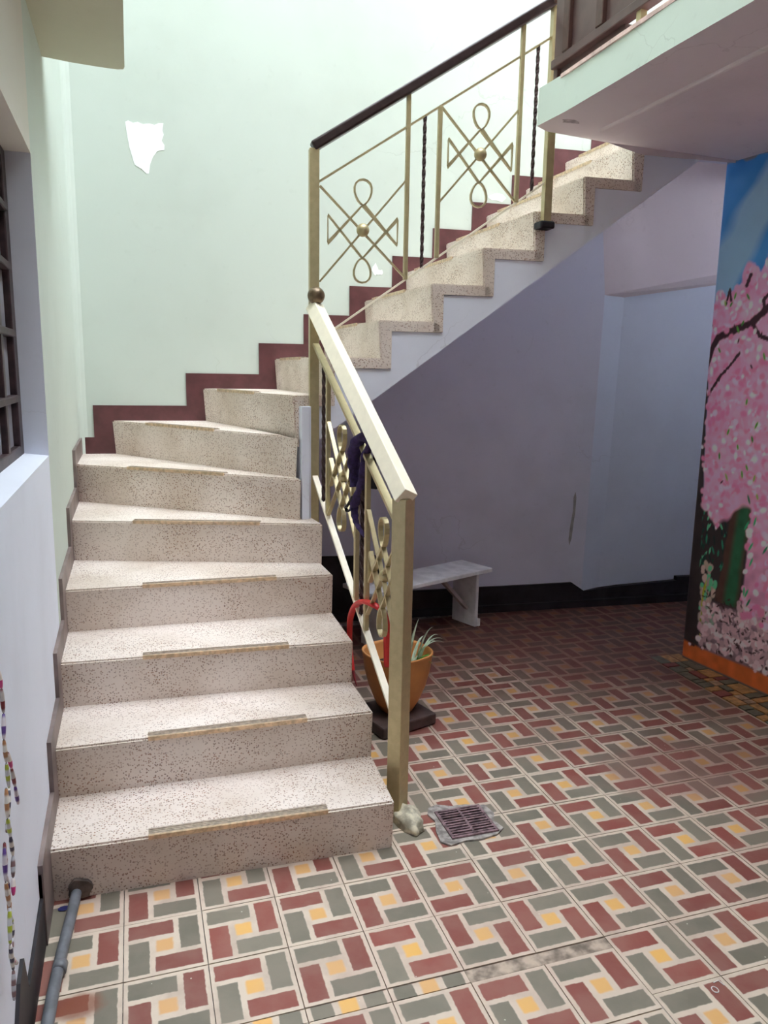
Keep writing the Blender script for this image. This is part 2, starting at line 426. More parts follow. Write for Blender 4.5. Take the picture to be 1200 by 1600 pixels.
poly([W(2.08, -.02, -D), W(NR_, -.02, -D), W(NR_, NTR-.085, -D), W(2.12, NT_-.005, -D)], 2)
poly([W(NR_, -.02, -D), W(NR_, -.02), W(NR_, NTR), W(NR_, NTR-.085, -D)], 2)
poly([W(NR_, -.02), W(4.2, -.02), W(4.2, 2.95), W(NR_, NTR)], 1)
poly([W(-1.3, -.02, -.25), W(-1.3, ZTOP, -.25), W(4.2, ZTOP, -.25), W(4.2, -.02, -.25)], 0)
wall_back = link('wall_back', new_mesh('wall_back', verts, faces, [M_green, M_under, M_niche, M_ceil], fm)); wall_back['kind'] = 'structure'
pk = [(-.705, 2.645), (-.69, 2.652), (-.668, 2.643), (-.645, 2.649), (-.62, 2.641), (-.59, 2.646), (-.565, 2.642), (-.545, 2.652), (-.522, 2.654), (-.528, 2.62), (-.522, 2.60), (-.533, 2.57), (-.52, 2.55), (-.522, 2.527), (-.555, 2.52), (-.578, 2.49), (-.592, 2.455), (-.600, 2.41), (-.612, 2.408), (-.635, 2.43), (-.668, 2.447), (-.690, 2.53), (-.700, 2.6)]
bm = bmesh.new(); add_prism(bm, [W(x, z, -.001) for x, z in pk], (0, -.003, 0)); from_bm('peeled_patch', bm, M_peel, wall_back)
for (cx, cz, sx, sz) in ((.575, 1.995, .020, .035), (.60, 1.985, .025, .018), (1.265, 2.418, .06, .025)):
    pts = [W(cx+sx*math.cos(a)*random.uniform(.6, 1.1), cz+sz*math.sin(a)*random.uniform(.6, 1.1), -.001) for a in np.linspace(0, 2*math.pi, 12, endpoint=False)]
    bm = bmesh.new(); add_prism(bm, pts, (0, -.003, 0)); from_bm('peeled_patch', bm, M_peel, wall_back)
# dark chipped scar on the pier under the stairs
sk = [(1.835, .50), (1.85, .62), (1.848, .70), (1.858, .735), (1.866, .70), (1.864, .6), (1.858, .55), (1.85, .44), (1.838, .40), (1.832, .44)]
bm = bmesh.new(); add_prism(bm, [W(x, z, -.001) for x, z in sk], (0, -.003, 0)); from_bm('scar', bm, plain('scar_grey', (172, 170, 168), .9), wall_back)
# plaster fillet in the corner left of the stairs
bm = bmesh.new(); R = .06; cx, cy = XL, yw(XL)
arc = [(cx+R-R*math.sin(a), cy-R+R*math.cos(a)) for a in np.linspace(0, math.pi/2, 6)]
add_prism(bm, [(x, y, .9) for x, y in arc]+[(cx-.01, cy+.01, .9)], (0, 0, 4.5))
from_bm('trim_3', bm, M_green, smooth=False)['kind'] = 'structure'

# dark base under the stairs, tall at the left
bm = bmesh.new()
prof = [(.02, 0), (.02, .395), (.62, .385), (.66, .158), (1.80, .16), (1.86, .162), (1.955, .098), (1.96, 0)]
add_prism(bm, [W(x, z, -.001) for x, z in prof], (0, -.018, 0))
add_prism(bm, [W(1.96, 0, -.03), W(1.96, .098, -.03), W(2.2, .118, -.03), W(2.62, .135, -.03), W(2.62, .16, -.03), W(3.3, .16, -.03), W(3.3, 0, -.03)], (0, -.035, 0))
add_prism(bm, [W(.3, 0, .0), W(.3, .045, .0), W(3.3, .045, .0), W(3.3, 0, .0)], (0, -.035, 0))
bb = from_bm('baseboard_back', bm, M_dark); bb['kind'] = 'structure'

# maroon stepped band painted and tiled along the stair wall
mc = [(-.922, 1.249), (-.449, 1.421), (-.064, 1.587), (.179, 1.746), (.431, 1.905), (.669, 2.074), (.896, 2.232), (1.121, 2.384), (1.35, 2.541), (1.584, 2.70), (1.82, 2.86)]
pts = [(-1.02, 1.082), (-.922, 1.082)]
for i, (x, z) in enumerate(mc):
    pts.append((x, z))
    if i < len(mc)-1: pts.append((mc[i+1][0], z))
pts += [(2.1, 2.86), (2.1, 2.72), (1.0, 1.93), (.2, 1.36), (-.1, 1.16), (-1.02, .85)]
bm = bmesh.new(); add_prism(bm, [W(x, z, -.001) for x, z in pts], (0, -.010, 0)); o = from_bm('trim_1', bm, M_maroon); o['kind'] = 'structure'

# ------------------------------------------------------------------ staircase
stair = thing('staircase', 'winding terrazzo staircase with brass-edged treads rising along the mint green wall', 'staircase', (-.5, .15, 0))
TH = .045
def step_mesh(FL, FR, BL, BR, z0, z1, lshape, ov=.014):
    FL, FR, BL, BR = [Vector((p[0], p[1], 0)) for p in (FL, FR, BL, BR)]
    bm = bmesh.new()
    def section(F, B):
        d = (B-F); L = d.length; d = d/L; up = Vector((0, 0, 1))
        t = TH if L > TH*1.5 else L*.6
        if lshape:
            q = [(ov, z0), (0, z1), (L, z1), (L, z1-TH), (t+ov, z1-TH), (t+ov, z0)]
        else:
            q = [(ov, z0), (0, z1), (L, z1), (L, z0)]
        return [F+d*a+up*b for a, b in q]
    A = [bm.verts.new(p) for p in section(FL, BL)]; Bv = [bm.verts.new(p) for p in section(FR, BR)]
    n = len(A); bm.faces.new(A); bm.faces.new(Bv[::-1])
    for i in range(n):
        j = (i+1) % n; bm.faces.new((A[i], Bv[i], Bv[j], A[j]))
    bm.edges.ensure_lookup_table()
    es = [e for e in bm.edges if {e.verts[0], e.verts[1]} in ({A[1], Bv[1]}, {Bv[1], Bv[2]}, {Bv[0], Bv[1]})]
    bmesh.ops.bevel(bm, geom=es, offset=.006, segments=2, affect='EDGES')
    return bm
aw, ao, tr = .284, .298, .2299
front = {1: ((XL, .142), (-.012, .112)), 2: ((XL, .404), (.004, .393)), 3: ((XL, .695), (.003, .646)), 4: ((XL, 1.003), (.012, .98)),
         5: ((XL, 1.462), (.009, 1.158)), 6: ((XL, 1.944), (-.058, 1.255)), 7: ((-.835, yw(-.835)), (-.064, 1.285)), 8: ((-.364, yw(-.364)), (-.080, 1.315)),
         9: ((.02, yw(.02)), (.05, 1.355))}
for k in range(10, 18):
    a = aw+tr*(k-10); b = ao+tr*(k-10); front[k] = ((a, yw(a)), (b, yo(b)))
steps = []
def nosing(k, FL, FR, BL, BR, z1, s):
    FL, FR, BL, BR = [Vector((p[0], p[1], 0)) for p in (FL, FR, BL, BR)]
    f0, f1 = {1: (.27, .79), 2: (.276, .775), 3: (.27, .767), 4: (.277, .775), 5: (.25, .75), 6: (.25, .68), 7: (.22, .60), 8: (.2, .62), 9: (.15, .6)}.get(k, (.15, .66))
    a, b = FL.lerp(FR, f0), FL.lerp(FR, f1)
    nrm = Vector((-(b-a).y, (b-a).x, 0)).normalized()
    if nrm.dot((BL+BR)/2-(FL+FR)/2) < 0: nrm = -nrm
    up = Vector((0, 0, 1))
    bm = bmesh.new()
    add_hex(bm, [a+up*(z1-.001)+nrm*.003, b+up*(z1-.001)+nrm*.003, b+up*(z1-.001)+nrm*.038, a+up*(z1-.001)+nrm*.038,
                 a+up*(z1+.004)+nrm*.003, b+up*(z1+.004)+nrm*.003, b+up*(z1+.003)+nrm*.038, a+up*(z1+.003)+nrm*.038], 0)
    for q in (.012, .020, .028):
        add_hex(bm, [a+up*(z1+.003)+nrm*(q-.0015), b+up*(z1+.003)+nrm*(q-.0015), b+up*(z1+.003)+nrm*(q+.0015), a+up*(z1+.003)+nrm*(q+.0015),
                     a+up*(z1+.0055)+nrm*(q-.001), b+up*(z1+.0055)+nrm*(q-.001), b+up*(z1+.0055)+nrm*(q+.001), a+up*(z1+.0055)+nrm*(q+.001)], 0)
    add_hex(bm, [a+up*(z1-.009)-nrm*.002, b+up*(z1-.009)-nrm*.002, b+up*(z1-.009)+nrm*.004, a+up*(z1-.009)+nrm*.004,
                 a+up*(z1+.0045)-nrm*.003, b+up*(z1+.0045)-nrm*.003, b+up*(z1+.0045)+nrm*.005, a+up*(z1+.0045)+nrm*.005], 1)
    from_bm('nosing_strip', bm, [M_nosegrey, M_brass], s)
for k in range(1, 17):
    FL, FR = front[k]; BL, BR = front[k+1]
    if k == 5: FR = (.012, 1.158); BR = (.0, 1.30)
    ext = .045
    if k == 6: BL = (XL, yw(XL))
    vL = (Vector(BL)-Vector(FL)); vR = (Vector(BR)-Vector(FR))
    if vR.length < .02: vR = Vector((.0, .05))
    if k in (6, 7, 8): BR2 = Vector(FR)+vR.normalized()*(vR.length+.07)
    else: BR2 = Vector(FR)+vR.normalized()*(vR.length+ext)
    BL2 = Vector(FL)+vL.normalized()*(vL.length+ext)
    if k >= 9: BL2.y = yw(BL2.x); 
    if k == 7: BL2 = Vector((front[8][0][0]+.04, yw(front[8][0][0]+.04)))
    if k == 8: BL2 = Vector((front[9][0][0]+.04, yw(front[9][0][0]+.04)))
    if k == 6: BL2 = Vector((XL, yw(XL)))
    bm = step_mesh(FL, FR, BL2, BR2, Z[k-1]-((TH-.001) if k > 1 else .005), Z[k], k >= 6)
    s = put(from_bm('step', bm, M_terr), stair); steps.append(s)
    if k == 6:   # corner piece of the wide winder that reaches the back wall
        bm = bmesh.new(); c_ = [(XL, yw(XL)), (-.79, yw(-.79)), (-.085, 1.37), (-.12, 1.42)]
        add_prism(bm, [(x, y, Z[6]-TH) for x, y in c_], (0, 0, TH-.0005)); from_bm('corner_fill', bm, M_terr, s)
    nosing(k, FL, FR, BL2, BR2, Z[k], s)
# white flank and underside of the upper flight
e = .006
def O(x, z): return Vector((x, yo(x)+e, z))
prof = [O(.0, 1.12), O(1.95, 1.316+.728*(1.95-.27))]
prof += [O(1.95, Z[16]-TH)]
for k in range(16, 9, -1):
    b = ao+tr*(k-10)+TH+.012
    prof += [O(b, Z[k]-TH-.001), O(b, Z[k-1]-TH-.001)]
prof += [O(.09, Z[9]-TH-.001), O(.09, Z[8]-TH-.002), O(.0, Z[8]-TH-.002)]
bm = bmesh.new()
add_prism(bm, prof, (0, .98-2*e, 0)); 
put(from_bm('stringer', bm, M_white), stair)
bm = bmesh.new()   # slim plastered core where the winders meet
for k in (6, 7, 8):
    pass
add_prism(bm, [(-.052, 1.272, Z[5]-.02), (-.020, 1.275, Z[5]-.02), (.012, 1.345, Z[5]-.02), (.012, 1.46, Z[5]-.02), (-.06, 1.46, Z[5]-.02)], (0, 0, Z[8]-TH-Z[5]+.02))
put(from_bm('newel_core', bm, M_white), stair)
# small dark bolted foot where the upper post meets the flank comes with the railing

# stepped skirting on the left wall
prof = [(.06, 0), (.06, .235), (.155, .262)]
for k in range(1, 7):
    y = front[k][0][1]; z = Z[k]
    if k > 1: prof.append((y-.085, prof[-1][1]+.006))
    prof.append((y-.085, z+.085)); 
    if k == 6: break
pk_ = [(-.02, 0), (-.02, .225)]
for k in range(1, 6):
    y = front[k][0][1]; yn = front[k+1][0][1]
    pk_.append((y-.10 if k > 1 else .02, Z[k]+.07)); pk_.append((yn-.10, Z[k]+.082))
pk_ += [(front[6][0][1]-.10, Z[6]+.075), (yw(XL), Z[6]+.085), (yw(XL), .6), (.9, .3), (.3, 0)]
bm = bmesh.new(); add_prism(bm, [(XL-.002, y, z) for y, z in pk_], (.014, 0, 0)); o = from_bm('trim_2', bm, M_brownskirt); o['kind'] = 'structure'
bm = bmesh.new()
bl = [(-3.4, 0), (-3.4, .11), (-.5, .115), (-.40, .215), (-.34, .225), (-.30, .12), (-.02, .135), (-.02, .20), (.10, .21), (.10, 0)]
add_prism(bm, [(XL-.002, y, z) for y, z in bl], (.010, 0, 0)); o = from_bm('baseboard_left', bm, M_dark); o['kind'] = 'structure'

# ------------------------------------------------------------------ gallery slab at the right (ceiling over the passage)
edge = [(.935, -3.6), (.932, -.2), (.925, .347), (.929, .6), (.930, .955), (.917, 1.157), (.99, 1.206), (1.319, 1.25), (1.484, 1.238), (2.3, 1.175), (4.2, 1.10), (4.2, -3.6)]
v = []; f = []; fm = []
n = len(edge)
for i, (x, y) in enumerate(edge): v.append((x, y, ZC-(.036 if i in (8, 9) else 0)))
for i, (x, y) in enumerate(edge): v.append((x+.002, y, ZT))
f.append(list(range(n))[::-1]); fm.append(0); f.append(list(range(n, 2*n))); fm.append(2)
for i in range(n):
    j = (i+1) % n; f.append((i, j, n+j, n+i)); fm.append(1 if i < 9 else 0)
ceil = link('ceiling', new_mesh('ceiling', v, f, [M_ceil, M_fascia, M_end], fm)); ceil['kind'] = 'structure'
bm = bmesh.new(); add_bar(bm, (1.212, 1.09, ZC+.002), (1.225, -3.0, ZC+.002), .085, .044, (1, 0, 0)); bevel_all(bm, .008, 2)
from_bm('ridge', bm, M_ceil, ceil)
# chipped pinkish lip on the slab edge
bm = bmesh.new(); pp = [(.928, -3.6), (.925, .347), (.923, .6), (.926, 1.0), (.955, 1.06), (.965, .6), (.96, -3.6)]
add_prism(bm, [(x, y, ZT-.010) for x, y in pp], (0, 0, .014)); from_bm('worn_lip', bm, M_end, ceil)
for (x, y, r) in ((1.44, .74, .05), (1.72, 1.02, .03), (1.02, 1.05, .05)):
    bm = bmesh.new(); add_prism(bm, [(x+r*math.cos(a)*random.uniform(.6, 1.1), y+.5*r*math.sin(a)*random.uniform(.6, 1.1), ZC-.002) for a in np.linspace(0, 2*math.pi, 11, endpoint=False)], (0, 0, .004))
    from_bm('damp_spot', bm, plain('damp_grey', (188, 174, 178), .9, var=.2), ceil)
bm = bmesh.new(); add_ball(bm, (1.505, 1.285, ZC-.004), .022, 1.6, 1, .5, 10); from_bm('mortar_clot', bm, M_void, ceil)

# ledge slab overhead at the left
bm = bmesh.new(); add_prism(bm, [(XL-.002, -3.6, 2.576), (-.703, -3.6, 2.576), (-.703, 1.44, 2.576), (-.708, 1.466, 2.576), (-.730, 1.475, 2.576), (-.80, 1.473, 2.576), (-.9, 1.462, 2.576), (XL-.002, 1.44, 2.576)], (0, 0, .16))
o = from_bm('ceiling', bm, M_ledge); o['kind'] = 'structure'

# ------------------------------------------------------------------ outer shell
def shell(name, lo, hi, m):
    bm = bmesh.new(); add_box(bm, lo, hi); o = from_bm(name, bm, m); o['kind'] = 'structure'; return o
shell('ceiling', (1.96, 1.13, 2.70), (4.2, 2.22, 2.85), M_under)
shell('wall_front', (-1.25, -3.8, -.1), (4.2, -3.6, ZC), M_frontw)
shell('added_front_upper', (-1.25, -2.3, ZT), (4.2, -2.1, ZTOP), M_frontw)  # unseen, added to narrow the sky opening and dim the step fronts
shell('ceiling', (-.703, -3.6, ZC), (.929, -2.1, ZT), M_ceil)  # unseen slab behind the camera, added to keep skylight off the risers
shell('wall_right_upper', (2.9, -3.6, ZT), (3.1, 2.4, ZTOP), M_green)
shell('wall_right_far', (3.6, -3.6, -.1), (3.8, 1.05, ZC), M_under)
shell('wall_right_end', (3.6, 1.4, -.1), (3.8, 2.4, ZC), M_under)
shell('added_opening_sill', (3.6, 1.05, -.1), (3.8, 1.4, 1.4), M_under)  # gap above is an unseen opening, added for fill light in the passage
shell('added_opening_head', (3.6, 1.05, 1.9), (3.8, 1.4, ZC), M_under)

# ------------------------------------------------------------------ mural wall
MA = Vector((1.967, 1.266)); MB = Vector((2.021, .720)); MD = (MB-MA).normalized()
ML, MH = 3.6, ZC
NU, NVr = 560, 430
def paint():
    """blossom mural: a raster over (t along the wall from its free end, z up), painted stroke by stroke"""
    LV = 1.55                                   # the part with fine paint
    H, Wd = NVr, NU
    zz = (np.arange(H)+.5)/H*MH; tt = (np.arange(Wd)+.5)/Wd*LV
    T, Zz = np.meshgrid(tt, zz)
    def L3(c): return np.array(lin(c)[:3])
    img = np.zeros((H, Wd, 3))
    n1 = rng.random((24, 24)); 
    def field(s):
        g = rng.random((int(MH*s)+3, int(LV*s)+3)); a = Zz*s; b = T*s
        i = a.astype(int); j = b.astype(int); fa = a-i; fb = b-j; fa = fa*fa*(3-2*fa); fb = fb*fb*(3-2*fb)
        return g[i, j]*(1-fa)*(1-fb)+g[i+1, j]*fa*(1-fb)+g[i, j+1]*(1-fa)*fb+g[i+1, j+1]*fa*fb
    k = (field(6)*.5+field(18)*.5)[..., None]
    img[:] = L3((40, 108, 178))*(1-k)+L3((78, 146, 206))*k
    def put_mask(m, c, var=.0):
        m = np.clip(m, 0, 1)[..., None]; cc = L3(c)
        if var: cc = cc*(1+var*(field(30)[..., None]-.5))
        img[:] = img*(1-m)+cc*m
    def soft(d, e=.006): return np.clip(.5-d/e, 0, 1)
    # pale slanting cloud
    d = np.abs((T-.22)*.83-(Zz-2.2)*.55*1.0)-.10-(field(9)-.5)*.05
    put_mask(soft(d, .05)*.75*(Zz < 2.42), (150, 182, 200))
    d2 = np.abs((T-.85)*.8-(Zz-2.2)*.5)-.16-(field(9)-.5)*.08
    put_mask(soft(d2, .08)*.6, (160, 190, 206))
    # dark ground behind the lower part
    put_mask(soft(Zz-(.80+.05*(field(10)-.5)), .03), (52, 44, 46))
    # turquoise foliage and pale bush left of the trunk
    def dab(t0, z0, rx, rz, ang, c, soft_e=.25, a=1.0):
        x0, x1 = np.searchsorted(tt, [t0-max(rx, rz)*1.3, t0+max(rx, rz)*1.3]); y0, y1 = np.searchsorted(zz, [z0-max(rx, rz)*1.3, z0+max(rx, rz)*1.3])
        if x1 <= x0 or y1 <= y0: return
        a_ = T[y0:y1, x0:x1]-t0; b_ = Zz[y0:y1, x0:x1]-z0
        ca, sa = math.cos(ang), math.sin(ang)
        q = np.sqrt(((a_*ca+b_*sa)/rx)**2+((-a_*sa+b_*ca)/rz)**2)
        m = np.clip((1-q)/soft_e, 0, 1)[..., None]*a
        img[y0:y1, x0:x1] = img[y0:y1, x0:x1]*(1-m)+L3(c)*m
    for _ in range(60): dab(rng.uniform(.06, .22), rng.uniform(.5, .86), .006, rng.uniform(.012, .03), rng.uniform(-.6, .6), [(44, 120, 92), (22, 60, 50), (90, 176, 132), (28, 44, 44)][rng.integers(4)])
    for _ in range(70): dab(rng.uniform(.10, .19), rng.uniform(.18, .55), .014, rng.uniform(.015, .03), rng.uniform(-.6, .6), [(186, 160, 150), (170, 150, 136), (90, 176, 132), (160, 140, 130)][rng.integers(4)])
    for _ in range(16): dab(rng.uniform(.115, .135), rng.uniform(.14, .42), .005, .04, rng.uniform(-.15, .15), [(150, 150, 20), (120, 120, 20), (170, 176, 40)][rng.integers(3)], a=.8)
    # dark edge strip that widens downwards
    edge_w = np.where(Zz < 1.75, .004+(1.75-Zz)*.062, 0.0)+(field(14)-.5)*.012
    put_mask(soft(T-edge_w, .012), (48, 40, 42), .3)
    # tree trunk: brown left half, green right half
    def trunk(t0, w0, z0, z1, lean):
        cx = t0+lean*(Zz-z0); ww = w0*(1+.35*np.clip((z0+.15-Zz)/.3, 0, 1))+(field(20)-.5)*.015
        m = soft(np.abs(T-cx)-ww, .012)*(Zz > z0)*(Zz < z1); put_mask(m, (74, 52, 47), .3)
        put_mask(m*soft(np.abs(T-cx-ww*.25)-ww*.55, .03), (42, 88, 62), .4)
    trunk(.265, .058, .36, .98, .07); trunk(.98, .07, .3, 1.1, -.05)
    put_mask(soft(.34+.02*np.sin(T*60)-T, .02)*soft(Zz-.95, .03)*soft(.30-Zz, .03)*.9, (206, 142, 174), .4)
    put_mask(soft(.12-T, .02)*soft(Zz-.345, .03)*.55, (150, 118, 128), .6)
    # lower blossom cushions
    for _ in range(900):
        t0 = rng.uniform(.11, LV); z0 = rng.uniform(.11, .40)
        if z0 > .40-.0*t0 and t0 < .34: continue
        if z0 > .34 and t0 < .33: continue
        dab(t0, z0, rng.uniform(.010, .026), rng.uniform(.010, .024), rng.uniform(0, 3), [(206, 172, 178), (186, 150, 158), (222, 190, 192), (170, 136, 144)][rng.integers(4)], .3)
    for _ in range(240): dab(rng.uniform(.1, LV), rng.uniform(.10, .40), .005, rng.uniform(.008, .02), rng.uniform(0, 3), (60, 38, 40), .4)
    # pink mass at the right and the big crown
    pinks = [(240, 150, 182), (228, 116, 160), (248, 182, 202), (250, 206, 216), (236, 132, 170), (222, 160, 186), (244, 168, 190), (206, 120, 156)]
    def crown_low(t): return .80+.05*math.sin(t*9)+.10*max(0, t-.12)*(t < .35)
    for _ in range(520): dab(rng.uniform(.35, LV), rng.uniform(.32, .95), rng.uniform(.012, .030), rng.uniform(.012, .028), rng.uniform(0, 3), pinks[rng.integers(8)], .35)
    topf = 1.78+.72*np.maximum(T, 0)-.5*np.maximum(0, T-.45)+.03*np.sin(T*40)+(field(26)-.5)*.08
    lowf = .80+.06*np.sin(T*22+1)+(field(26)-.5)*.06
    kk = (field(20)*.6+field(45)*.4)[..., None]
    m_ = (soft(Zz-topf, .03)*soft(lowf-Zz, .03)*soft(edge_w-T, .01))[..., None]
    img[:] = img*(1-m_)+(L3((236, 168, 196))*kk+L3((206, 128, 164))*(1-kk))*m_
    for _ in range(3600):
        t0 = rng.uniform(-.02, LV); z0 = rng.uniform(.72, 2.12)
        top = 1.78+.72*max(t0, 0)-.5*max(0, t0-.45)+.03*math.sin(t0*40)
        low = .78+.06*math.sin(t0*22+1)+(.1 if .18 < t0 < .36 else 0)
        lim = edge_w[min(int(z0/MH*H), H-1), 0]-.012
        if z0 > top or z0 < low or t0 < lim: continue
        dab(t0, z0, rng.uniform(.010, .030), rng.uniform(.008, .022), rng.uniform(0, 3), pinks[rng.integers(8)], .5, .9)
    # branches
    def stroke(ps, w_, c=(58, 34, 44)):
        for (a, b) in zip(ps[:-1], ps[1:]):
            L = math.hypot(b[0]-a[0], b[1]-a[1]); m = max(2, int(L/.006))
            for i in range(m):
                q = i/m; dab(a[0]+(b[0]-a[0])*q, a[1]+(b[1]-a[1])*q+rng.uniform(-.003, .003), w_*rng.uniform(.7, 1.2), w_*rng.uniform(.7, 1.2), 0, c, .4)
    stroke([(.0, 1.50), (.025, 1.585), (.06, 1.64), (.14, 1.665), (.25, 1.70), (.34, 1.77)], .020)
    stroke([(.25, 1.70), (.30, 1.64), (.36, 1.62)], .012); stroke([(.03, 1.36), (.09, 1.45), (.16, 1.52), (.20, 1.57)], .009)
    stroke([(.09, 1.79), (.105, 1.86), (.12, 1.80)], .008); stroke([(.20, 1.87), (.22, 1.92)], .012); stroke([(.31, 1.76), (.30, 1.80), (.36, 1.84)], .010)
    stroke([(-.01, 1.72), (.02, 1.68)], .012); stroke([(.40, 1.5), (.6, 1.6), (.8, 1.72)], .016); stroke([(.98, 1.05), (1.0, 1.4), (1.2, 1.75)], .02)
    for _ in range(26): dab(rng.uniform(.02, .9), rng.uniform(.95, 1.75), .006, .016, rng.uniform(-.8, .8), (64, 40, 48), .5)
    # blossoms again over the branches, and leaves
    for _ in range(150):
        t0 = rng.uniform(0, LV); z0 = rng.uniform(.9, 1.85); dab(t0, z0, rng.uniform(.010, .022), rng.uniform(.010, .02), rng.uniform(0, 3), pinks[rng.integers(8)], .4)
    for _ in range(70): dab(rng.uniform(.01, LV), rng.uniform(.85, 1.85), .007, rng.uniform(.014, .024), rng.uniform(-.6, .6), [(86, 150, 66), (64, 128, 60), (132, 160, 84)][rng.integers(3)], .4)
    for _ in range(24): dab(rng.uniform(.33, .9), rng.uniform(.4, .9), .007, .03, rng.uniform(-.5, .5), [(60, 160, 110), (40, 110, 76)][rng.integers(2)], .4)
    # orange painted base band and a grey foot line
    put_mask(soft(Zz-(.098+.02*(field(7)-.5)), .012), (186, 92, 48), .35)
    for _ in range(40): dab(rng.uniform(.02, LV), rng.uniform(.09, .13), .012, .010, 0, [(206, 172, 178), (60, 40, 40)][rng.integers(2)], .4)
    put_mask(soft(Zz-.012, .006), (92, 82, 78))
    # scuffed plaster under the ceiling
    put_mask(soft((MH-.022-.02*field(30))-Zz, .01)*.9, (120, 118, 120))
    return np.minimum(img*1.55, .9), LV
img, LV = paint()
def MP(t, z, d=0.0): return (MA.x+MD.x*t-(-MD.y)*d*0, MA.y+MD.y*t, z)
nrmx = Vector((-MD.y, MD.x)); nrmx = nrmx if nrmx.x > 0 else -nrmx           # into the wall
cols_t = np.linspace(0, LV, NU+1); rows_z = np.linspace(0, MH, NVr+1)
Tg, Zg = np.meshgrid(cols_t, rows_z)
ro = .018*np.exp(-Tg/.012)*1.0                                               # softly rounded free end
V = np.stack([MA.x+MD.x*Tg+nrmx.x*ro, MA.y+MD.y*Tg+nrmx.y*ro, Zg], -1).reshape(-1, 3)
idx = np.arange((NU+1)*(NVr+1)).reshape(NVr+1, NU+1)
Fq = np.stack([idx[:-1, :-1], idx[1:, :-1], idx[1:, 1:], idx[:-1, 1:]], -1).reshape(-1, 4)
me = bpy.data.meshes.new('mural_paint'); me.vertices.add(len(V)); me.vertices.foreach_set('co', V.ravel())
me.loops.add(Fq.size); me.loops.foreach_set('vertex_index', Fq.ravel().astype(np.int32))
me.polygons.add(len(Fq)); me.polygons.foreach_set('loop_start', (np.arange(len(Fq))*4).astype(np.int32))
me.update(calc_edges=True)
pad = np.pad(img, ((0, 1), (0, 1), (0, 0)), mode='edge')
ca = me.color_attributes.new('paint', 'FLOAT_COLOR', 'POINT')
rgba = np.ones(((NVr+1), (NU+1), 4)); rgba[..., :3] = pad; ca.data.foreach_set('color', rgba.ravel().astype(np.float32))
t = NT('blossom_mural_paint'); an = t.node('ShaderNodeVertexColor'); an.layer_name = 'paint'
t.bump(t.noise(t.pos(), 60, 4), .15, .004); M_mural = t.out(an.outputs[0], .55, 0, .35); me.materials.append(M_mural)
bm = bmesh.new()
def MQ(t_, d): return Vector((MA.x+MD.x*t_+nrmx.x*d, MA.y+MD.y*t_+nrmx.y*d, 0))
q = [MQ(.001, .022), MQ(LV, .002), MQ(LV, 0), MQ(ML+.9, 0), MQ(ML+.9, .16), MQ(-.0, .16)]
add_prism(bm, q, (0, 0, MH))
wall_right = from_bm('wall_right', bm, [plain('dull_plum_paint', (96, 84, 88), .7, var=.15, scale=6)]); wall_right['kind'] = 'structure'
o = link('mural', me, wall_right); o['label'] = 'painted mural of a pink blossoming tree under a blue sky'

# ------------------------------------------------------------------ railings
def hemi(name, c, r, m, root, nrm):
    bm = bmesh.new(); add_ball(bm, c, r, seg=20); return put(from_bm(name, bm, m, smooth=True), root)
def flat_sweep(pts, th, wd, org, ud, nd, closed=False):
    """flat bar swept along 2-d pts (u along ud, z up) with its width along nd"""
    bm = bmesh.new(); P = [Vector((a, b)) for a, b in pts]; n = len(P); rows = []
    for i in range(n):
        if closed: d = (P[(i+1) % n]-P[i-1])
        else: d = P[min(i+1, n-1)]-P[max(i-1, 0)]
        d = d.normalized() if d.length > 1e-9 else Vector((1, 0)); nn = Vector((-d.y, d.x))
        # mitre at corners
        if 0 < i < n-1 or closed:
            a = (P[i]-P[i-1]).normalized(); k = 1.0/max(.45, abs(nn.dot(Vector((-a.y, a.x))))); nn = nn*k
        row = []
        for (s1, s2) in ((-1, -1), (1, -1), (1, 1), (-1, 1)):
            q = P[i]+nn*(s1*th/2)
            row.append(bm.verts.new(org+ud*q.x+Vector((0, 0, q.y))+nd*(s2*wd/2)))
        rows.append(row)
    m = n if closed else n-1
    for i in range(m):
        A, B = rows[i], rows[(i+1) % n]
        for j in range(4): bm.faces.new((A[j], A[(j+1) % 4], B[(j+1) % 4], B[j]))
    if not closed: bm.faces.new(rows[0][::-1]); bm.faces.new(rows[-1])
    return bm
def scroll_pts():
    """the ribbon: loop on top, two winged triangles at the sides, loop below"""
    pts = []
    ct, cb = (0, .101), (0, -.112)
    def loop(c, sgn, start):       # teardrop from the crossing and back
        o = []
        for i in range(17):
            a = i/16*math.pi*2
            x = math.sin(a)*.036*(1-.25*math.cos(a))*start; z = c[1]+sgn*(1-math.cos(a))*.049
            o.append((x, z))
        return o
    top = loop(ct, 1, -1)          # leaves to the left, returns from the right
    pts += top[:-1]
    pts += [ct, (.151, -.053), (.151, .053), cb]
    bot = loop(cb, -1, -1)
    pts += bot[1:-1]
    pts += [cb, (-.148, .053), (-.148, -.058)]
    return pts
def railing_panel(root, org, ud, nd, c, m, hw, thw=(.008, .013), ball=.027, side=1, diag=None):
    """flat-bar panel: two diagonals, the scroll ribbon and a ball; c = (u, z) of its middle"""
    th, wd = thw
    dz1, dz2 = diag
    for (a, b) in (((-hw, dz1[0]), (hw, dz1[1])), ((-hw, dz2[0]), (hw, dz2[1]))):
        bm = flat_sweep([(c[0]+a[0], c[1]+a[1]), (c[0]+b[0], c[1]+b[1])], th, wd*.9, org, ud, nd); put(from_bm('diagonal_bar', bm, m), root)
    k = hw/.182
    bm = flat_sweep([(c[0]+x*k, c[1]+z) for x, z in scroll_pts()], th*.9, wd, org, ud, nd, True); put(from_bm('scroll', bm, m), root)
    q = org+ud*c[0]+Vector((0, 0, c[1]))+nd*(wd*.4*side)
    hemi('ball', q, ball, M_gold, root, nd)
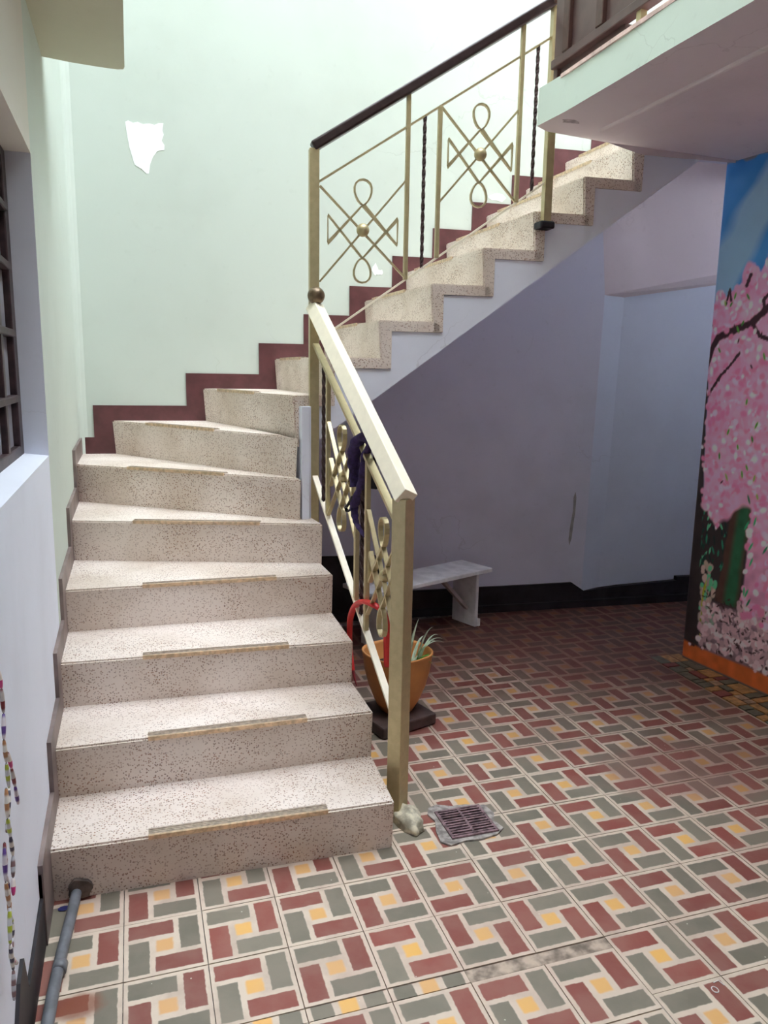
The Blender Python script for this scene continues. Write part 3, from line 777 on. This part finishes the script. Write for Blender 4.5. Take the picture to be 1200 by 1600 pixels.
def vbar(root, name, org, ud, nd, u, z0, z1, w_, m, twist=False, bev=.002):
    bm = bmesh.new()
    a = org+ud*u
    if twist:
        n = 40; rings = []
        for i in range(n+1):
            q = i/n; ang = q*math.pi*7; z = z0+(z1-z0)*q
            rings.append([bm.verts.new(a+Vector((0, 0, z))+(ud*math.cos(ang+j*math.pi/2)+nd*math.sin(ang+j*math.pi/2))*w_*.7) for j in range(4)])
        for i in range(n):
            for j in range(4): bm.faces.new((rings[i][j], rings[i][(j+1) % 4], rings[i+1][(j+1) % 4], rings[i+1][j]))
        bm.faces.new(rings[0][::-1]); bm.faces.new(rings[-1])
    else:
        add_bar(bm, a+Vector((0, 0, z0)), a+Vector((0, 0, z1)), w_, w_, nd)
        if bev: bevel_all(bm, bev, 1)
    return put(from_bm(name, bm, m), root)

# upper railing: along the flight, a little outside its flank
UD = Vector((1, SL, 0)).normalized(); ND = Vector((-SL, 1, 0)).normalized()    # ND points to the stair wall
UO = Vector((0, YO-.03, 0))
kx = math.hypot(1, SL)
up = thing('stair_railing', 'upper stair railing with a dark handrail, gold scrolls and ball rosettes', 'railing', (.011, 1.327, .8))
vbar(up, 'post', UO, UD, ND, .011*kx, .79, 2.325, .040, M_gold)
vbar(up, 'post', UO, UD, ND, 1.03*kx, 2.105, 3.12, .036, M_gold)
zr = lambda x: 2.205+.650*(x-.036)         # upper flat rail
zb = lambda x: 1.578+.700*(x-.036)         # lower flat rail
bm = bmesh.new()
hz = lambda x: 2.335+.642*(x-.011)
a = UO+UD*(.005*kx)+Vector((0, 0, hz(.005))); b = UO+UD*(1.2*kx)+Vector((0, 0, hz(1.2)))
add_bar(bm, a, b, .052, .040, ND); bevel_all(bm, .009, 3); put(from_bm('handrail', bm, M_darkrail), up)
bm = flat_sweep([(.03, zr(.03)), (1.04, zr(1.04))], .008, .014, UO, UD, ND); put(from_bm('top_rail', bm, M_gold), up)
bm = flat_sweep([(.03, zb(.03)), (1.035, zb(1.035))], .008, .014, UO, UD, ND); put(from_bm('bottom_rail', bm, M_gold_lit), up)
for x, n_, z1 in ((.402, 'baluster', None), (.538, 'baluster', 'r'), (.890, 'baluster', None)):
    vbar(up, n_, UO, UD, ND, x, zb(x), (zr(x) if z1 else hz(x)-.015), .018, M_gold)
for x in (.473, .960): vbar(up, 'twisted_baluster', UO, UD, ND, x, zb(x), zr(x), .012, M_twist, True)
railing_panel(up, UO, UD, ND, (.215, 2.024), M_gold, .180, diag=((.163, -.177), (-.213, .206)), side=-1)
railing_panel(up, UO, UD, ND, (.718, 2.357), M_gold, .174, diag=((.172, -.185), (-.20, .20)), side=-1)
bm = bmesh.new(); q = UO+UD*(1.03*kx)+Vector((0, 0, 2.105)); add_box(bm, (q.x-.035, q.y-.025, q.z-.03), (q.x+.035, q.y+.045, q.z+.002)); bevel_all(bm, .008, 2)
put(from_bm('bracket', bm, M_black), up)

# lower railing: from the newel to the tall post
LA = Vector((.062, .298, 0)); LB = Vector((.011, 1.327, 0))
lo = thing('stair_railing', 'lower stair railing with a broad gold handrail ending at a square newel post', 'railing', (.062, .298, 0))
LU = (LB-LA).normalized(); LN = Vector((LU.y, -LU.x, 0))           # LN points away from the stairs (+x)
LL = (LB-LA).length
def lz(s): return 1.715-.632*s                                      # s from the tall post
ang = .60
bm = bmesh.new(); nw = .052
zt = 1.065
fsn = add_bar(bm, LA+Vector((0, 0, .0)), LA+Vector((0, 0, zt)), nw, nw, LN, ang); bevel_all(bm, .002, 1)
put(from_bm('newel_post', bm, M_gold), lo)
bm = bmesh.new(); a = LA-LU*.022+Vector((0, 0, lz(LL)-.012+.016)); b = LA+LU*(LL-.01)+Vector((0, 0, lz(.01)+.0))
add_bar(bm, a, b, .054, .054, LN, .50); bevel_all(bm, .0025, 2); put(from_bm('handrail', bm, M_gold_lit), lo)
bm = bmesh.new(); add_ball(bm, LA+LU*(LL-.035)+Vector((0, 0, lz(.035)+.058)), .036, seg=24); put(from_bm('ball', bm, plain('aged_brass_ball', (122, 104, 82), .3, .6, var=.2, scale=40), smooth=True), lo)
zt2 = lambda s: 1.572-.60*s; zb2 = lambda s: 1.012-.69*s
def S(s): return LL-s                                              # u from the newel
bm = flat_sweep([(S(.03), zt2(.03)), (S(1.02), zt2(1.02))], .012, .026, LA, LU, LN); put(from_bm('top_rail', bm, M_gold), lo)
bm = flat_sweep([(S(.02), zb2(.02)), (S(1.0), zb2(1.0))], .010, .024, LA, LU, LN); put(from_bm('bottom_rail', bm, M_gold_lit), lo)
for s in (.215, .585, .70): vbar(lo, 'baluster', LA, LU, LN, S(s), zb2(s), zt2(s), .018, M_gold)
for s in (.15, .645): vbar(lo, 'twisted_baluster', LA, LU, LN, S(s), zb2(s), zt2(s), .012, M_twist, True)
railing_panel(lo, LA, LU, LN, (S(.40), 1.045), M_gold, .178, (.007, .017), .022, 1, diag=((.17, -.18), (-.205, .20)))
railing_panel(lo, LA, LU, LN, (S(.862), .772), M_gold, .150, (.007, .017), .022, 1, diag=((.17, -.18), (-.205, .20)))
# cement lump at the newel foot
bm = bmesh.new(); bmesh.ops.create_icosphere(bm, subdivisions=3, radius=1)
for v_ in bm.verts:
    c = v_.co; c *= 1+.12*math.sin(c.x*7+c.y*5)+.08*math.sin(c.z*9+c.x*4)
    v_.co = Vector((.080+c.x*.045, .235+c.y*.075, max(c.z, -.05)*.045))
put(from_bm('footing', bm, M_lump, smooth=True), lo)

# brown panel railing on the gallery edge
br = thing('balcony_railing', 'brown sheet-metal balcony railing with upright ribs on the gallery edge', 'railing', (.97, 1.1, ZT))
bm = bmesh.new(); add_box(bm, (.967, -2.6, 2.70), (.977, 1.128, 3.5)); put(from_bm('sheet_panel', bm, M_brown), br)
bm = bmesh.new(); add_box(bm, (.95, -2.6, 2.668), (.995, 1.128, 2.702)); bevel_all(bm, .003, 1); put(from_bm('bottom_channel', bm, M_brown), br)
bm = bmesh.new(); add_box(bm, (.98, .66, 2.640), (1.14, 1.125, 2.668)); put(from_bm('bottom_plate', bm, M_brown), br)
y = 1.02
while y > -2.5:
    bm = bmesh.new(); add_box(bm, (.947, y-.022, 2.702), (.969, y+.022, 3.48)); bevel_all(bm, .003, 1); put(from_bm('rib', bm, plain('rib_brown', (84, 58, 52), .45, .2, var=.1), ), br); y -= .235
bm = bmesh.new(); add_bar(bm, (.98, 1.118, 2.60), (.98, 1.118, 3.5), .024, .03, (1, 0, 0)); put(from_bm('upright', bm, M_brown), br)
bm = bmesh.new(); add_bar(bm, (1.02, 1.22, 2.975), (.985, .95, 3.04), .03, .04, (0, 0, 1)); put(from_bm('stay', bm, M_brown), br)
bm = bmesh.new(); add_bar(bm, (.975, .56, ZT), (.975, .56, 2.67), .025, .025, (1, 0, 0)); put(from_bm('foot', bm, M_gold), br)

# ------------------------------------------------------------------ bench under the stairs
bench = thing('bench', 'low white wooden bench with a diagonal brace against the wall under the stairs', 'bench', (.75, 2.0, 0))
ax = Vector((-.93, -.37, 0)).normalized(); pr = Vector((ax.y, -ax.x, 0)); pr = pr if pr.y < 0 else -pr
B0 = Vector((1.085, 2.075, 0)); HS = .318
def bpart(name, pts8, m, bev=.003):
    bm = bmesh.new(); add_hex(bm, pts8); bevel_all(bm, bev, 1); return put(from_bm(name, bm, m), bench)
def bp(a, p, z): return B0+ax*a+pr*p+Vector((0, 0, z))
def slab_(a0, a1, p0, p1, z0, z1): return [bp(a0, p0, z0), bp(a1, p0, z0), bp(a1, p1, z0), bp(a0, p1, z0), bp(a0, p0, z1), bp(a1, p0, z1), bp(a1, p1, z1), bp(a0, p1, z1)]
bpart('seat', slab_(-.092, .80, -.125, .125, HS, HS+.024), M_bench)
bpart('side_panel', slab_(-.012, .012, -.09, .10, .0, HS), M_bench)
bpart('side_panel', slab_(.675, .70, -.09, .10, .0, HS), M_bench)
bpart('foot', slab_(-.030, -.012, .065, .105, .0, .045), M_bench)
bpart('foot', slab_(.70, .718, .065, .105, .0, .045), M_bench)
bm = bmesh.new(); add_bar(bm, bp(.015, .03, .10), bp(.24, .03, HS), .03, .018, pr); put(from_bm('brace', bm, M_benchraw), bench)
bm = bmesh.new(); add_bar(bm, bp(.675, .03, .10), bp(.45, .03, HS), .03, .018, pr); put(from_bm('brace', bm, M_benchraw), bench)

# ------------------------------------------------------------------ pot, plant and block
ra = Matrix.Translation((.268, .955, 0)) @ Matrix.Rotation(math.radians(17), 4, 'Z')
bm = bmesh.new(); add_box(bm, (-.135, -.125, 0), (.135, .125, .05), mat=ra); bevel_all(bm, .008, 2)
o = from_bm('plinth_block', bm, M_block); o['label'] = 'dark square block under the orange plant pot'; o['category'] = 'block'
pot = thing('potted_plant', 'spider plant in an orange flared pot behind the newel post', 'potted plant', (.282, .955, .05))
def sq_ring(bm, c, r, z, n=40, e=3.2):
    out = []
    for i in range(n):
        a = 2*math.pi*i/n+.3; ca, sa = math.cos(a), math.sin(a)
        k = (abs(ca)**e+abs(sa)**e)**(-1/e); k = 1+(k-1)*.55
        q = Matrix.Rotation(math.radians(17), 3, 'Z') @ Vector((ca*k*r, sa*k*r, 0)); out.append(bm.verts.new((c[0]+q.x, c[1]+q.y, z)))
    return out
def lathe(bm, c, prof):
    rings = [sq_ring(bm, c, r, z) for r, z in prof]
    for a, b in zip(rings[:-1], rings[1:]):
        for i in range(len(a)): bm.faces.new((a[i], a[(i+1) % len(a)], b[(i+1) % len(a)], b[i]))
    bm.faces.new(rings[0][::-1]); bm.faces.new(rings[-1])
bm = bmesh.new()
lathe(bm, (.282, .955), [(.055, .05), (.064, .055), (.088, .10), (.112, .165), (.128, .235), (.136, .298), (.139, .306), (.139, .312), (.133, .312), (.130, .300), (.122, .235), (.10, .215)])
put(from_bm('pot', bm, M_pot, smooth=True), pot)
bm = bmesh.new(); lathe(bm, (.282, .955), [(.12, .226), (.119, .234)]); put(from_bm('soil', bm, M_soil), pot)
def leaf(base, tip, rise, wd, m):
    bm = bmesh.new(); base, tip = Vector(base), Vector(tip); d = tip-base; sd = Vector((-d.y, d.x, 0)); sd = sd.normalized() if sd.length > 1e-5 else Vector((1, 0, 0))
    L, Rr, Mi = [], [], []
    n = 9
    for i in range(n+1):
        q = i/n; p_ = base.lerp(tip, q)+Vector((0, 0, rise*4*q*(1-q))); w_ = wd*(math.sin(math.pi*min(1, q*.85+.15))**.7)*(1-.75*q)
        L.append(bm.verts.new(p_-sd*w_)); Mi.append(bm.verts.new(p_-Vector((0, 0, w_*.5)))); Rr.append(bm.verts.new(p_+sd*w_))
    for i in range(n):
        bm.faces.new((L[i], Mi[i], Mi[i+1], L[i+1])); bm.faces.new((Mi[i], Rr[i], Rr[i+1], Mi[i+1]))
    r = bmesh.ops.solidify(bm, geom=bm.faces[:], thickness=.0008)
    put(from_bm('leaf', bm, m, smooth=True), pot)
pc = Vector((.335, .93, .235))
for tip, rise, m in (((.47, .90, .345), .05, M_leafpale), ((.455, .93, .37), .05, M_leafpale), ((.43, .88, .36), .045, M_leafpale), ((.42, .86, .30), .03, M_leaf), ((.395, .84, .285), .02, M_leaf), ((.435, .93, .29), .02, M_leaf), ((.50, .98, .33), .05, M_leafpale), ((.40, 1.02, .42), .03, M_leafpale), ((.44, .95, .40), .045, M_leafpale), ((.42, 1.0, .345), .04, M_leafpale), ((.33, .98, .40), .01, M_leaf),
                     ((.36, .915, .325), .0, M_leaf), ((.40, .92, .26), .02, M_leaf), ((.41, .965, .31), .01, M_leaf), ((.31, .90, .27), .02, M_leaf), ((.39, .87, .25), .02, M_leaf), ((.345, .88, .245), .015, M_leaf), ((.28, 1.03, .37), .02, M_leaf)):
    leaf(pc+Vector((random.uniform(-.02, .02), random.uniform(-.02, .02), 0)), tip, rise, .010, m)

# ------------------------------------------------------------------ red strap looped over the bottom rail
strap = thing('strap', 'red plastic strap looped over the bottom rail of the lower railing', 'strap', (.04, .7, .29))
def ribbon(pts, widths, th, nd):
    bm = bmesh.new(); pts = [Vector(p) for p in pts]; nd = Vector(nd).normalized(); rows = []
    for i, p_ in enumerate(pts):
        d = (pts[min(i+1, len(pts)-1)]-pts[max(0, i-1)]).normalized(); sd = d.cross(nd).normalized(); w_ = widths[i]
        rows.append([bm.verts.new(p_+sd*(a*w_/2)+nd*(b*th/2)) for a, b in ((-1, -1), (1, -1), (1, 1), (-1, 1))])
    for A, B in zip(rows[:-1], rows[1:]):
        for j in range(4): bm.faces.new((A[j], A[(j+1) % 4], B[(j+1) % 4], B[j]))
    bm.faces.new(rows[0][::-1]); bm.faces.new(rows[-1]); return bm
def smooth_path(pts, n=5):
    pts = [Vector(p) for p in pts]; out = []
    for i in range(len(pts)-1):
        p0, p1, p2, p3 = pts[max(i-1, 0)], pts[i], pts[i+1], pts[min(i+2, len(pts)-1)]
        for k in range(n):
            t_ = k/n; out.append(.5*((2*p1)+(p2-p0)*t_+(2*p0-5*p1+4*p2-p3)*t_**2+(3*p1-p0-3*p2+p3)*t_**3))
    out.append(pts[-1]); return out
pth = smooth_path([(.030, .735, .335), (.030, .782, .413), (.030, .786, .514), (.030, .728, .585), (.034, .632, .636), (.06, .555, .640), (.09, .56, .618)])
n = len(pth); bm = bmesh.new(); add_tube(bm, pth, [.007+.010*min(1, i/n*1.6)*(1-.5*max(0, (i/n-.75)*4)) for i in range(n)], 10, True, .55); put(from_bm('loop', bm, M_red, smooth=True), strap)
pth = smooth_path([(.09, .56, .618), (.112, .60, .57), (.122, .614, .50), (.122, .610, .43), (.12, .608, .388)])
n = len(pth); bm = bmesh.new(); add_tube(bm, pth, [.009+.005*math.sin(math.pi*i/n) for i in range(n)], 10, True, .6); put(from_bm('hanging_end', bm, M_red, smooth=True), strap)
pth = smooth_path([(.030, .735, .335), (.032, .722, .31), (.036, .705, .285)])
bm = bmesh.new(); add_tube(bm, pth, [.006-.004*i/len(pth) for i in range(len(pth))], 8, True, .6); put(from_bm('tail', bm, plain('dark_red_tail', (120, 30, 36), .5), smooth=True), strap)

# ------------------------------------------------------------------ purple scarf knotted on the railing
scarf = thing('scarf', 'dark purple scarf knotted round the top rail of the lower railing', 'scarf', (.03, .69, .9))
def cloth_tube(name, pts, rads, m=M_purple):
    bm = bmesh.new(); P = smooth_path(pts, 6); n = len(P)
    rr = [np.interp(i/(n-1), np.linspace(0, 1, len(rads)), rads) for i in range(n)]
    rr = [r*(1+.10*math.sin(i*1.3)) for i, r in enumerate(rr)]
    add_tube(bm, P, rr, 12, True, .6); put(from_bm(name, bm, m, smooth=True), scarf)
cloth_tube('wrap', [(.055, .60, 1.19), (.035, .645, 1.225), (.022, .69, 1.20), (.020, .722, 1.144), (.022, .719, 1.09), (.024, .716, 1.04)], [.014, .024, .028, .026, .022, .020])
cloth_tube('wrap', [(.05, .62, 1.20), (.045, .655, 1.16), (.042, .67, 1.08), (.036, .69, 1.03), (.026, .715, .985), (.024, .74, .955)], [.012, .018, .020, .019, .019, .014])
cloth_tube('knot_loop', [(.024, .74, 1.0), (.018, .80, .955), (.020, .825, .945), (.022, .80, .935), (.026, .74, .965)], [.008, .006, .007, .006, .008], M_black)
cloth_tube('tail', [(.026, .735, .965), (.024, .715, .935), (.026, .70, .91), (.032, .665, .89), (.036, .632, .872)], [.016, .013, .010, .009, .003])
cloth_tube('tail', [(.05, .68, 1.0), (.055, .665, .95), (.06, .65, .90)], [.007, .008, .004], M_black)
bm = bmesh.new(); add_bar(bm, (.072, .655, 1.105), (.072, .65, 1.04), .012, .05, (1, .2, 0)); bevel_all(bm, .004, 2); put(from_bm('buckle', bm, M_black), scarf)
cloth_tube('buckle_cord', [(.05, .60, 1.19), (.07, .63, 1.16), (.072, .655, 1.10)], [.006, .006, .008], M_black)

# ------------------------------------------------------------------ floor drain
drain = thing('floor_drain', 'square slotted floor drain set in rough grey cement near the newel post', 'drain', (.25, .185, 0))
out_ = [(.140, .10), (.165, .075), (.22, .085), (.27, .078), (.33, .088), (.365, .115), (.352, .16), (.372, .20), (.362, .255), (.33, .262), (.30, .275), (.25, .278), (.205, .30), (.172, .29), (.155, .255), (.165, .21), (.148, .16)]
bm = bmesh.new(); add_prism(bm, [(x, y, -.002) for x, y in out_], (0, 0, .006)); put(from_bm('cement_bed', bm, M_cement), drain)
gx0, gx1, gy0, gy1 = .185, .335, .105, .248
bm = bmesh.new(); add_box(bm, (gx0, gy0, .002), (gx1, gy1, .0055)); put(from_bm('sump', bm, M_void), drain)
bm = bmesh.new()
for q in (((gx0-.006, gy0-.006, .003), (gx1+.006, gy0+.002, .010)), ((gx0-.006, gy1-.002, .003), (gx1+.006, gy1+.006, .010)), ((gx0-.006, gy0, .003), (gx0+.003, gy1, .010)), ((gx1-.003, gy0, .003), (gx1+.006, gy1, .010)), (((gx0+gx1)/2-.004, gy0, .003), ((gx0+gx1)/2+.004, gy1, .010))): add_box(bm, *q)
put(from_bm('grate_frame', bm, M_grate), drain)
for i in range(10):
    for (a, b) in ((gx0+.003, (gx0+gx1)/2-.003), ((gx0+gx1)/2+.003, gx1-.003)):
        y = gy0+.009+i*.0139
        bm = bmesh.new(); add_box(bm, (a, y-.0035, .004), (b, y+.0035, .0095+random.uniform(-.001, .001))); put(from_bm('slat', bm, M_grate), drain)

# ------------------------------------------------------------------ pipe along the left wall
pipe = thing('pipe', 'grey plastic pipe running along the floor into the bottom step', 'pipe', (-.94, -.3, 0))
bm = bmesh.new(); P = [(-.922, .17, .030), (-.927, .10, .022), (-.957, -.30, .018), (-.985+.03, -1.0, .018), (-.96, -1.8, .018)]
add_tube(bm, smooth_path(P, 6), .0145, 14); put(from_bm('pipe_run', bm, M_pipe, smooth=True), pipe)
bm = bmesh.new(); add_tube(bm, [(-.9435, -.12, .0195), (-.9455, -.145, .0195)], .017, 14); put(from_bm('coupling', bm, M_pipe, smooth=True), pipe)
bm = bmesh.new()
add_prism(bm, [(-.915+.032*math.cos(a)*random.uniform(.85, 1.1), .1475, .032+.032*math.sin(a)*random.uniform(.85, 1.1)) for a in np.linspace(0, 2*math.pi, 16, endpoint=False)], (0, -.012, 0))
put(from_bm('hole_plate', bm, M_hole), stair)  # flat dark plate painted as the shade inside the pipe's hole

# ------------------------------------------------------------------ garland of rolled paper beads on the white wall
gar = thing('bead_garland', 'dangling strings of rolled colourful paper beads on the white wall', 'garland', (-.97, -.45, .9))
bead_m = []
for i, (c1, c2) in enumerate((((206, 60, 130), (230, 220, 214)), ((120, 36, 40), (190, 180, 176)), ((92, 60, 130), (210, 200, 206)), ((170, 120, 80), (220, 214, 206)), ((170, 180, 60), (200, 200, 204)), ((70, 66, 84), (214, 208, 200)), ((180, 180, 186), (120, 90, 90)))):
    t = NT('paper_bead'); o_ = t.obj(); q = t.xyz(o_)
    st = t.math('FRACT', t.math('MULTIPLY', q[2], 21.0+5*i)); bead_m.append(t.out(t.mix(t.ramp(st, .35, .6), lin(c1), lin(c2)), .45))
strands = [[(-.437, .90), (-.425, .86), (-.422, .81), (-.44, .765), (-.432, .715), (-.425, .66), (-.455, .615), (-.48, .60)],
           [(-.432, .735), (-.408, .69), (-.385, .64), (-.365, .59)],
           [(-.50, .70), (-.51, .645), (-.495, .60), (-.485, .555), (-.50, .52), (-.51, .49)],
           [(-.51, .60), (-.52, .54), (-.505, .50), (-.515, .455), (-.495, .425), (-.505, .40), (-.54, .385)],
           [(-.54, .385), (-.525, .365), (-.505, .345)], [(-.56, .62), (-.57, .56), (-.555, .50), (-.575, .44), (-.565, .38), (-.58, .33)]]
bi = 0
for si, st in enumerate(strands):
    X0 = -.976+.004*(si % 3)
    bm = bmesh.new(); add_tube(bm, [(X0, y, z) for y, z in st], .0012, 5); put(from_bm('thread', bm, M_string), gar)
    for (a, b) in zip(st[:-1], st[1:]):
        A, B = Vector((X0, a[0], a[1])), Vector((X0, b[0], b[1])); d = B-A
        bm = bmesh.new(); L = d.length*.94
        add_tube(bm, [(0, 0, -L/2), (0, 0, -L*.3), (0, 0, 0), (0, 0, L*.3), (0, 0, L/2)], [.0024, .0036, .0042, .0036, .0024], 8)
        o = from_bm('bead', bm, bead_m[bi % 7], smooth=True); bi += 1
        o.matrix_world = Matrix.Translation((A+B)/2) @ d.to_track_quat('Z', 'Y').to_matrix().to_4x4()
        o.parent = gar; o.matrix_parent_inverse = Matrix.Translation(-Vector(gar.location))
